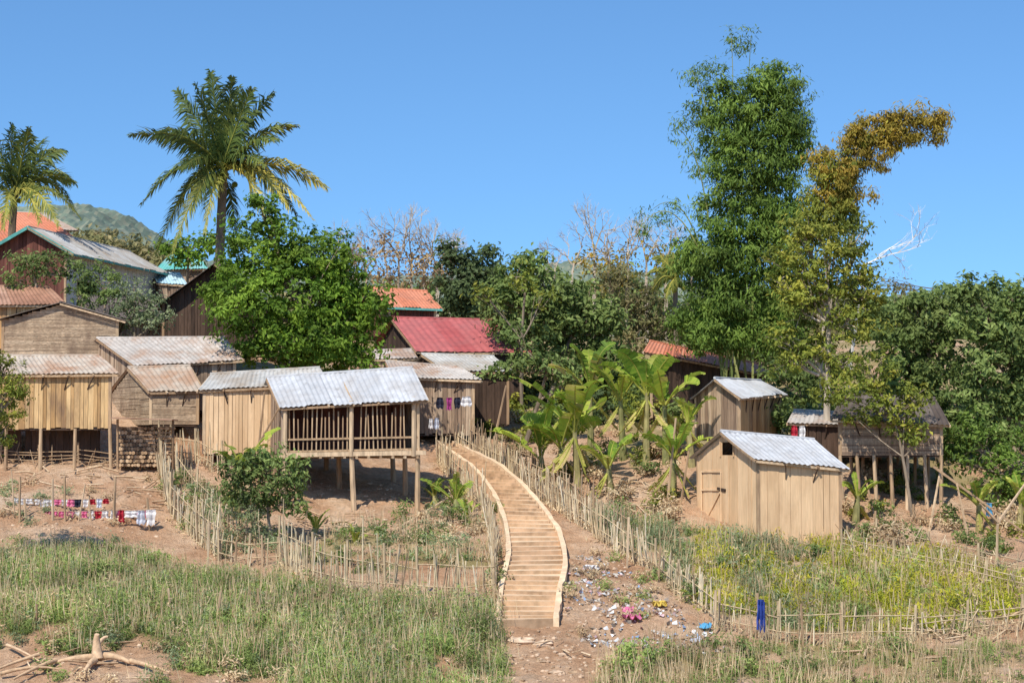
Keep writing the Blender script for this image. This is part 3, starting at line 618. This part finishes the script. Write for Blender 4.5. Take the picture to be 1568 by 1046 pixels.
mb.build('firewood_stack',[M('log_ends',[(.14,.085,.05),(.42,.27,.15),(.58,.41,.25)],.9,(20,20,20),.3),r_rust])
# ---------- fences ----------
def fence(pts,h,sp=.07,r=.016,lean=.08,name='bamboo_fence',rails=2,gap=.0,tall=0.,rowmat=bam,dry=14):
    mb=MB(); W=[gh(*p) for p in pts]
    for a,b in zip(W[:-1],W[1:]):
        Ld=np.linalg.norm((b-a)[:2]); n=max(2,int(Ld/sp)); bl=np.array([random.uniform(-lean,lean),0,0]); hs=random.uniform(.85,1.1)
        for k in range(n):
            if random.random()<gap: continue
            q=a+(b-a)*((k+random.random()*.9)/n); q=G(q[0]+random.gauss(0,.02),q[1]+random.gauss(0,.05))
            hh=h*hs*random.uniform(.55,1.15)*(1.4 if random.random()<tall else 1)
            tp=q+np.array([random.gauss(0,lean)*hh,random.gauss(0,lean)*hh,hh])+bl*hh
            rr=r*random.uniform(.6,1.5); tube(mb,[q-[0,0,.1],tp],[rr,rr*.7],4,0,min(1,max(0,random.gauss(.5,.3))))
        for j in range(rails):
            z=h*(.3+.45*j/max(1,rails-1)); ra=G(a[0],a[1])+[0,-.03,z]; rb=G(b[0],b[1])+[0,-.03,z*random.uniform(.85,1.1)]; tube(mb,[ra,(ra+rb)/2+[0,0,random.uniform(-.04,.02)],rb],.014,4,0,.35)
        tube(mb,[a-[0,0,.2],a+[random.uniform(-.05,.05),0,h*1.15]],.035,6,0,.3)
        if dry:
            m=int(Ld*dry); t=rng.random(m); C=a[None]+(b-a)[None]*t[:,None]+rng.normal(size=(m,3))*[.12,.18,0]; C[:,2]=H(C[:,0],C[:,1])+rng.random(m)*.25
            leaves(mb,C,rng.normal(size=(m,3))+[0,-.5,.3],.16,.035,1,rng.random(m),.2)
    mb.build(name,[rowmat,lf_dry])
fence([(428,868),(480,895),(530,910),(590,915),(640,920),(700,922),(757,918)],1.2,gap=.05,tall=.08,sp=.06,dry=50)
fence([(757,918),(757,870),(752,830),(745,795),(715,760),(690,735),(668,705)],.95,gap=.08,tall=.06,dry=30)
fence([(243,705),(248,740),(262,790),(300,830),(335,860)],1.15,gap=.1,tall=.15,sp=.055,dry=40)
fence([(262,705),(300,712),(340,730),(390,770)],1.0,gap=.12,tall=.15,dry=40)
fence([(270,730),(300,770),(340,810),(400,840)],.9,gap=.15,tall=.1,sp=.09,dry=40)
fence([(335,860),(380,870),(428,868)],.8,sp=.1,gap=.2)
fence([(700,697),(740,718),(790,745),(840,775),(880,800),(920,828),(960,855),(1005,880)],1.0,gap=.06,tall=.1,sp=.055,dry=60)
fence([(730,700),(790,728),(850,760),(910,795),(960,830)],.9,gap=.2,tall=.15,sp=.1,dry=90,rowmat=post)
fence([(1005,880),(1040,915),(1100,965),(1190,985),(1290,985),(1400,985)],.85,sp=.08,gap=.12,tall=.06,dry=40)
fence([(1400,985),(1480,975),(1568,965),(1640,960)],.75,sp=.09,gap=.1,lean=.22,rails=3,dry=60)
fence([(1290,850),(1370,870),(1440,885),(1510,900),(1600,920)],.65,sp=.10,gap=.1,lean=.3,rails=3,dry=70)
fence([(1340,830),(1420,850),(1500,870),(1600,890)],.6,sp=.13,gap=.1,lean=.4,rails=3,dry=60)
fence([(720,690),(760,715),(820,740),(870,765)],1.0,sp=.1,gap=.1,tall=.2,rowmat=post)
fence([(0,712),(60,715),(120,712),(180,716),(240,718)],.6,sp=.3,gap=.1,lean=.35,rails=3,name='pole_fence',rowmat=post)
fence([(-60,760),(30,800),(100,800),(175,800),(235,812)],1.15,sp=1.2,r=.035,rails=0,name='clothesline_posts',rowmat=post,dry=0)
fence([(1300,835),(1340,812),(1400,800),(1460,815)],.5,sp=.15,gap=.1,lean=.4,rails=1,rowmat=post,dry=50)
mb=MB()
for u,v,h_ in [(318,875,1.3),(360,880,.9),(402,870,.9),(505,930,.9),(570,945,.8),(262,940,.6),(333,950,.7),(398,940,.6),(455,945,.6),(55,960,.5),(940,840,.8),(960,870,1.4),(1008,890,.9),(1278,885,.7),(1340,900,.7),(1095,975,1.1),(1165,985,1.2),(1230,990,1.0),(1290,985,.8)]:
    q=gh(u,v); tube(mb,[q-[0,0,.1],q+[random.uniform(-.08,.08),0,h_]],.03,5,0)
mb.build('wooden_stake',[post])
mb=MB()
for a,b in [((1430,715,59),(1568,815,56)),((1525,905,52),(1528,790,52)),((1528,800,52),(1500,770,52)),((1528,800,52),(1570,740,53)),((1490,860,56),(1465,740,58)),((1420,830,58),(1440,720,59)),((1350,840,58),(1325,730,60)),((385,700,59),(430,620,59)),((395,700,60),(405,600,60)),((760,660,67),(775,590,67)),((1020,790,59),(1035,640,59)),((1040,790,59),(1055,690,59)),((600,815,56),(690,760,58)),((500,810,55.5),(620,825,55)),((650,800,57),(740,805,56)),((620,830,55),(600,800,55.5))]:
    tube(mb,[P(*a),P(*b)],[.045,.03],5,0)
mb.build('leaning_poles',[post])
# ---------- steps ----------
LE=[(766,962),(771,910),(784,862),(777,805),(760,765),(733,728),(700,703),(674,684)]
RE=[(847,960),(852,915),(864,866),(853,825),(828,792),(797,764),(765,740),(727,714),(692,688)]
def resamp(px,n):
    W=np.array([gh(*p) for p in px]); t=np.linspace(0,1,len(W)); tt=np.linspace(0,1,n)
    sm=np.stack([np.interp(tt,t,W[:,k]) for k in range(3)],1)
    for _ in range(3): sm[1:-1]=(sm[:-2]+2*sm[1:-1]+sm[2:])/4
    return sm
n=50; Lp=resamp(LE,n); Rp=resamp(RE,n); E=bpy.data.objects.new('stepped_path',None); bpy.context.scene.collection.objects.link(E)
mb=MB(); zz=[max(H(*Lp[i][:2]),H(*Rp[i][:2]),H(*((Lp[i]+Rp[i])/2)[:2])) for i in range(n)]
zz=np.maximum.accumulate(np.array(zz,float))+.06
for _ in range(4): zz[1:-1]=(zz[:-2]+zz[1:-1]+zz[2:])/3
zz+=.03
for i in range(n-1):
    z=zz[i+1] if i else zz[0]+.1
    jl=[random.uniform(-.035,.035) for _ in range(4)]
    q=[Lp[i],Rp[i],Rp[i+1],Lp[i+1]]
    tw=nz(np.array(Rp[i]-Lp[i])); fw=np.array([-tw[1],tw[0],0])
    q=[q[0]+fw*jl[0],q[1]+fw*jl[1],q[2]+fw*.04,q[3]+fw*.04]
    top=[np.array([p[0],p[1],z+j*.5]) for p,j in zip(q,jl)]; bot=[p*[1,1,0]+[0,0,z-.7] for p in q]
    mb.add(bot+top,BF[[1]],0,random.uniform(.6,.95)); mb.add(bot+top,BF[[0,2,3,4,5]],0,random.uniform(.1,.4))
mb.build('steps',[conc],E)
mb=MB()
for Pp,sg in ((Lp,-1),(Rp,1)):
    z=zz+.13; T=nz(np.gradient(Pp,axis=0)*[1,1,0]); S=np.stack([T[:,1],-T[:,0],0*T[:,0]],1)*sg
    a=Pp; b_=Pp+S*.14; V=[]
    for i in range(n):
        zi=z[i]+random.uniform(-.02,.02); jb=random.uniform(-.03,.03)
        V+=[[a[i][0],a[i][1],zi-.8],[a[i][0],a[i][1],zi],[b_[i][0]+jb,b_[i][1],zi],[b_[i][0]+jb,b_[i][1],zi-.8]]
    f=[]
    for i in range(n-1):
        for k in range(3): f.append([i*4+k,i*4+k+1,i*4+5+k,i*4+4+k])
    f.append([0,1,2,3]); mb.add(V,f,0,.9)
mb.build('kerb',[conc],E)
mb=MB()
for (u,v,s) in [(800,982,.5),(835,985,.4),(790,1005,.25),(830,1012,.2),(860,1000,.2),(880,1030,.3),(850,1030,.25),(940,1025,.25)]:
    q=gh(u,v); V_,F_=ico(q-[0,0,.05],s*.5,7,5,1.4,.5,.7); mb.add(V_,F_,0)
for k in range(1100):
    u,v=random.choice([(random.uniform(780,1000),random.uniform(960,1046)),(random.uniform(0,1568),random.uniform(990,1046)),(random.uniform(0,240),random.uniform(740,850)),(random.uniform(860,1000),random.uniform(850,960)),(random.uniform(440,740),random.uniform(740,820))])
    q=gh(u,v); V_,F_=ico(q,random.uniform(.015,.06),5,3,1.3,.7,.6); mb.add(V_,F_,0)
mb.build('rubble',[rock])
# ---------- weeds ----------
def weeds(name,mats,poly,n,hgt,rad,per,L,W,pick=None,thr=.25,xr=(-16,16),yr=(40,62),stalk=0):
    x=rng.uniform(*xr,n*4);y=rng.uniform(*yr,n*4);z=H(x,y);u,v=proj(x,y,z)
    gq=greenness(x,y,z); ok=inpoly(u,v,poly)&(gq>thr+.5*rng.random(len(x)))&(u>-60)&(u<1630)
    x,y,z,u,v=[q[ok][:n] for q in (x,y,z,u,v)]; m=len(x); print(name,m)
    mb=MB(); sc=.2+1.6*fbm(x*.8,y*.8,77)**1.3+.6*rng.random(m)-.25; sc=np.clip(sc,.2,2)
    k=rng.integers(int(per*.6),int(per*1.4),m); ii=np.repeat(np.arange(m),k); d=rng.normal(size=(len(ii),3)); d[:,2]=np.abs(d[:,2]); d=nz(d)
    rr=rng.random(len(ii))**.5
    C=np.stack([x,y,z],1)[ii]+d*rr[:,None]*np.array([rad,rad,hgt])*sc[ii][:,None]
    nn=rng.normal(size=C.shape)*.7+np.array([0,-.3,.4])
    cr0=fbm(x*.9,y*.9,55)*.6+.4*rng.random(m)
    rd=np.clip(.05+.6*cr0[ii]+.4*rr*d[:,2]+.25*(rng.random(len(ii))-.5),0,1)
    mi=pick(fbm(x*1.1,y*1.1,66),u,v,rng.random(m))
    for t in range(len(mats)):
        s=(mi[ii]==t)
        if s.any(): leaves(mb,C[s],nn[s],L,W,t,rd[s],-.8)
    if stalk:
        j=rng.integers(0,m,stalk); hs=.3+.5*rng.random(stalk); C=np.stack([x,y,z],1)[j]+rng.normal(size=(stalk,3))*[.2,.2,0]; C[:,2]+=.25*sc[j]+.12
        leaves(mb,C,rng.normal(size=(stalk,3))*[.4,.4,.1]+[0,-1,0],.6,.014,len(mats)-1,rng.random(stalk),-4)
    mb.build(name,mats)
weeds('weeds',[lf_weed,lf_mid,lf_grey,lf_dry],W1,6300,.5,.28,46,.12,.024,lambda f,u,v,r:np.where(r+(f-.5)<.62,0,np.where(r+(f-.5)<.8,2,np.where(r<.9,1,3))),thr=.1,stalk=4500)
weeds('weeds',[lf_grey,lf_weedy,lf_weed,lf_dry],W3,3100,.5,.3,46,.12,.03,lambda f,u,v,r:np.where(r>.92,3,np.where((u>1060)&(f+.3*(r-.5)>.5-(u-1150)/3000),1,np.where((u<1250)&(r<.75),0,2))),thr=.15,stalk=2200)
weeds('weeds',[lf_mid,lf_grey,lf_dry],W2,900,.4,.26,40,.12,.035,lambda f,u,v,r:np.where(r<.4,0,np.where(r<.75,1,2)),thr=.1,stalk=500)
weeds('weeds',[lf_weed,lf_olive,lf_mid,lf_dry],W4,2300,.32,.24,42,.1,.024,lambda f,u,v,r:np.where(r<.5,0,np.where(r<.65,1,np.where(r<.85,2,3))),thr=.1,stalk=1500)
def bush(name,lst,leaf,L=.1,W=.045):
    mb=MB(); lo=[]
    for (u,v,ru,rv) in lst:
        q=gh(u,v); s=q[1]/F; lo.append((q+[0,0,rv*s*.8],ru*s,ru*s*.8,rv*s))
    crown(mb,lo,dens=11,L=L,W=W,per=22,cr=.16,droop=0,fill=.4); mb.build(name,[leaf])
bush('shrub',[(985,1030,45,30),(960,1046,30,18),(1130,1030,25,16),(1200,1040,30,16)],lf_weed)
bush('shrub',[(1150,1010,22,20),(1085,1000,18,14),(1380,1000,20,14),(1240,1030,16,14)],lf_mid)
bush('shrub',[(380,830,36,40),(330,800,30,28),(345,845,30,18),(300,770,22,20),(670,855,34,22),(590,850,20,20),(705,850,24,16)],lf_grey,.09,.035)
bush('shrub',[(540,830,18,16),(590,835,16,18),(480,860,24,16),(520,865,20,14),(700,800,20,16),(645,820,18,10),(765,900,14,18),(1055,925,14,20)],lf_mid)
bush('shrub',[(90,1000,24,14),(170,925,20,12),(90,880,30,18),(30,880,25,14),(150,890,30,16),(240,870,24,14)],lf_weed)
bush('shrub',[(1330,830,20,18),(1400,830,22,14),(1450,800,20,16),(1350,790,18,16),(1250,860,26,14),(1120,870,30,14),(1180,880,30,12),(1520,850,26,16)],lf_mid)
def scatter(name,poly,n,rr,leafs,dens=7,L=.13,W=.055,per=24,up=1.):
    us=[p[0] for p in poly]; vs=[p[1] for p in poly]; mb=MB(); sets=[[] for _ in leafs]; c=0
    while c<n:
        u,v=random.uniform(min(us),max(us)),random.uniform(min(vs),max(vs))
        if not inpoly(np.array([u]),np.array([v]),poly)[0]: continue
        q=gh(u,v); r=random.uniform(*rr); sets[random.randrange(len(leafs))].append((q+[0,0,r*.6*up],r,r,r*.8*up)); c+=1
    for i,s in enumerate(sets):
        if s: crown(mb,s,dens=dens,L=L,W=W,mat=i,per=per,cr=.2,droop=.1,fill=.25,noise=.5)
    mb.build(name,list(leafs))
scatter('undergrowth',[(735,665),(800,640),(900,630),(1050,640),(1050,790),(960,810),(880,770),(800,715)],64,(.2,.5),[lf_mid,lf_yel,lf_dry,lf_dry,lf_olive])
scatter('undergrowth',[(740,610),(1050,590),(1050,650),(740,660)],45,(.5,1.0),[lf_mid,lf_dark,lf_yel],dens=4,L=.18,W=.08)
scatter('undergrowth',[(1290,700),(1600,680),(1640,860),(1400,850),(1290,835)],50,(.12,.42),[lf_mid,lf_yel,lf_dry,lf_dry])
scatter('undergrowth',[(1200,620),(1600,600),(1600,690),(1200,690)],40,(.6,1.1),[lf_mid,lf_dark,lf_yel],dens=4,L=.18,W=.08)
scatter('undergrowth',[(0,470),(340,480),(340,560),(0,560)],26,(.3,.8),[lf_mid,lf_grey,lf_dark],dens=5,L=.15,W=.07)
scatter('undergrowth',[(250,700),(420,740),(450,860),(330,860),(255,800)],40,(.15,.38),[lf_grey,lf_dry,lf_mid],L=.1,W=.04)
scatter('undergrowth',[(640,720),(760,770),(765,860),(640,850),(600,800)],30,(.12,.32),[lf_grey,lf_dry,lf_mid],L=.1,W=.04)
scatter('undergrowth',[(0,830),(240,845),(300,880),(0,870)],22,(.1,.3),[lf_weed,lf_grey],L=.1,W=.03)
scatter('undergrowth',[(860,840),(1000,860),(1040,960),(870,980)],20,(.08,.2),[lf_weed,lf_dry],L=.1,W=.03)
scatter('undergrowth',[(0,950),(500,960),(700,1046),(0,1046)],50,(.08,.22),[lf_weed,lf_dry,lf_grey],L=.1,W=.03)
scatter('undergrowth',[(0,735),(240,735),(240,830),(0,830)],22,(.05,.16),[lf_dry,lf_grey],L=.09,W=.03)
# ---------- litter ----------
mb=MB(); TP=[(865,850),(930,855),(1000,900),(1040,930),(1090,965),(1120,1000),(980,1010),(890,985),(862,930)]
x=rng.uniform(-4,10,14000);y=rng.uniform(43,58,14000);z=H(x,y);u,v=proj(x,y,z); ok=inpoly(u,v,TP)&(fbm(x*1.2,y*1.2,91)>.38); x,y,z=x[ok][:1700],y[ok][:1700],z[ok][:1700]
for i in range(len(x)):
    s=random.choice([.015,.02,.03,.04,.05,.07]); c=np.array([x[i],y[i],z[i]+.03]); a=nz(rng.normal(size=3)*[1,1,.5]);b_=nz(np.cross(a,rng.normal(size=3)*.5+[0,-.4,1]))
    mb.add([c-a*s-b_*s*.6,c+a*s-b_*s*.5+[0,0,s*.4],c+a*s*.8+b_*s*.7,c-a*s*.9+b_*s*.6+[0,0,s*.5]],[[0,1,2,3]],0)
mb.build('litter',[trash])
def rag(mb,q,w,h,ci,flat=False):
    n=7; V=[]; off=random.random()*6
    for j in range(n):
        for i in range(n):
            s=i/(n-1)-.5;t=j/(n-1); ww=w*(1+.15*math.sin(t*5+off))*(1 if t>.08 else .9)
            if flat: V.append(q+np.array([s*ww+.05*math.sin(j*2+off),(t-.5)*h+.06*math.sin(i*2+off),.1+.07*math.sin(i*1.9+j*1.3+off)]))
            else: V.append(q+np.array([s*ww,.04*math.sin(i*1.7+off)+.02*math.sin(j*2),-t*h*(1+.08*math.sin(i*2+off))]))
    f=[[j*n+i,j*n+i+1,(j+1)*n+i+1,(j+1)*n+i] for j in range(n-1) for i in range(n-1)]
    mb.add(V,f,0,(ci+.5)/10)
mb=MB()
for u,v,w,h_,c in [(968,950,.4,.6,3),(962,940,.25,.3,3),(1010,930,.3,.25,6),(1080,965,.25,.25,5),(1065,985,.2,.2,7),(905,875,.35,.2,0)]: rag(mb,gh(u,v),w,h_,c,True)
mb.build('discarded_cloth',[cloth])
mb=MB(); q=gh(1165,985); rag(mb,q+[0,-.06,1.05],.2,.75,2); rag(mb,q+[.04,-.1,1.0],.12,.6,2); mb.build('blue_garment',[cloth])
def line(name,a,b,items):
    mb=MB(); A=P(*a);B=P(*b); m=(A+B)/2-[0,0,.08]; tube(mb,bez(A,m,B,10),.006,4,1)
    for (t,w,h_,c) in items: q=bez(A,m,B,101)[int(t*100)]; rag(mb,q,w,h_,c)
    mb.build(name,[cloth,post])
def rowc(n,cs,w=.22,h=(.15,.28)): return [((k+.5)/n,w*random.uniform(.7,1.1),random.uniform(*h),random.choice(cs)) for k in range(n)]
line('laundry_line',(20,762,56),(168,763,56),rowc(14,[0,3,8,4,7,2,0,1,3]))
line('laundry_line',(-30,781,55.5),(235,780,55.5),rowc(24,[0,3,7,0,3,9,1,8,0,3]))
line('laundry_line',(180,780,55),(240,779,55),[(.1,.16,.35,1),(.35,.4,.2,0),(.6,.22,.4,7),(.85,.28,.45,0)])
line('laundry_line',(665,608,68),(722,606,68),[(.15,.25,.4,4),(.4,.2,.45,8),(.62,.22,.4,4),(.86,.36,.35,0)])
line('laundry_line',(655,640,66),(672,638,66),[(.3,.15,.35,0),(.8,.14,.4,7)])
line('laundry_line',(1505,768,57.5),(1530,768,57.5),[(.4,.2,.4,5)])
line('laundry_line',(1210,650,61),(1240,650,61),[(.2,.2,.4,1),(.6,.2,.4,0)])
# ---------- driftwood ----------
mb=MB()
for (u1,v1,u2,v2,r) in [(150,1020,148,982,.14),(150,1015,85,1022,.1),(150,1015,200,1020,.11),(200,1020,260,1035,.06),(85,1022,20,1046,.06),(148,1000,165,985,.06),(60,1010,-10,1035,.05),(10,1000,60,1018,.04),(145,1020,130,1035,.09),(20,965,-30,975,.04),(0,1040,90,1030,.05)]:
    a=gh(u1,v1)+[0,0,.12]; b_=gh(u2,v2)+[0,0,.08]
    if v2<1000 and v1>995: b_=a+[(u2-u1)*a[1]/F,0,(v1-v2)*a[1]/F]
    tube(mb,bez(a,(a+b_)/2+[0,0,.1]+rng.normal(size=3)*.06,b_,6),np.linspace(r,r*.4,6),7,0)
mb.build('driftwood',[M('driftwood',[(.42,.27,.15),(.55,.38,.24)],.85,(10,10,10),.25,bump=.4,k=1.2)],smooth=True)
mb=MB()
for k in range(360):
    u,v=random.choice([(random.uniform(0,240),random.uniform(695,740)),(random.uniform(0,250),random.uniform(690,720)),(random.uniform(0,250),random.uniform(740,800)),(random.uniform(1290,1568),random.uniform(780,860)),(random.uniform(440,740),random.uniform(790,830)),(random.uniform(940,1040),random.uniform(740,800)),(random.uniform(1400,1560),random.uniform(925,980)),(random.uniform(1400,1480),random.uniform(940,985)),(random.uniform(0,1568),random.uniform(980,1046)),(random.uniform(640,1000),random.uniform(680,800))])
    q=gh(u,v)+[0,0,.06]; a=random.uniform(0,3.14); l=random.uniform(.2,.8); dv=np.array([math.cos(a),math.sin(a)*.6,random.uniform(-.1,.35)])*l
    tube(mb,[q-dv*.5+[0,0,.05],q+dv*.5+[0,0,.05]],random.uniform(.01,.03),4,0)
mb.build('scattered_sticks',[post])
# ---------- light, sky, camera ----------
sd=Vector((-.36,-.74,1.0)).normalized(); el=math.asin(sd.z); rot=math.atan2(sd.x,sd.y)
sun=bpy.data.lights.new('sun','SUN'); sun.energy=5.0; sun.angle=math.radians(.5); sun.color=(1,.95,.86)
so=bpy.data.objects.new('sun',sun); bpy.context.scene.collection.objects.link(so); so.rotation_euler=sd.to_track_quat('Z','Y').to_euler()
w=bpy.data.worlds.new('World'); bpy.context.scene.world=w; w.use_nodes=True; nt=w.node_tree
sk=nt.nodes.new('ShaderNodeTexSky'); sk.sky_type='NISHITA'; sk.sun_disc=False; sk.sun_elevation=el; sk.sun_rotation=rot%(2*math.pi)
sk.air_density=1.0; sk.dust_density=.4; sk.ozone_density=3.0; sk.altitude=300
tc=nt.nodes.new('ShaderNodeTexCoord'); mp=nt.nodes.new('ShaderNodeMapping'); mp.inputs['Location'].default_value=(0,0,.09)
nt.links.new(tc.outputs['Generated'],mp.inputs[0]); nt.links.new(mp.outputs[0],sk.inputs[0])
mx=nt.nodes.new('ShaderNodeMixRGB'); mx.blend_type='MULTIPLY'; mx.inputs[0].default_value=1; mx.inputs[2].default_value=(.82,1.17,1.40,1)
nt.links.new(sk.outputs[0],mx.inputs[1])
bg=nt.nodes['Background']; bg.inputs[1].default_value=.127
nt.links.new(mx.outputs[0],bg.inputs[0])
cam=bpy.data.cameras.new('camera'); cam.sensor_width=36; cam.lens=36*F/1568; cam.clip_end=9000
co=bpy.data.objects.new('camera',cam); bpy.context.scene.collection.objects.link(co); co.rotation_euler=(math.pi/2+TH,0,0)
sc=bpy.context.scene; sc.camera=co; sc.view_settings.view_transform='Standard'; sc.view_settings.look='None'; sc.view_settings.exposure=0
print('FACES',sum(len(m.polygons) for m in bpy.data.meshes))
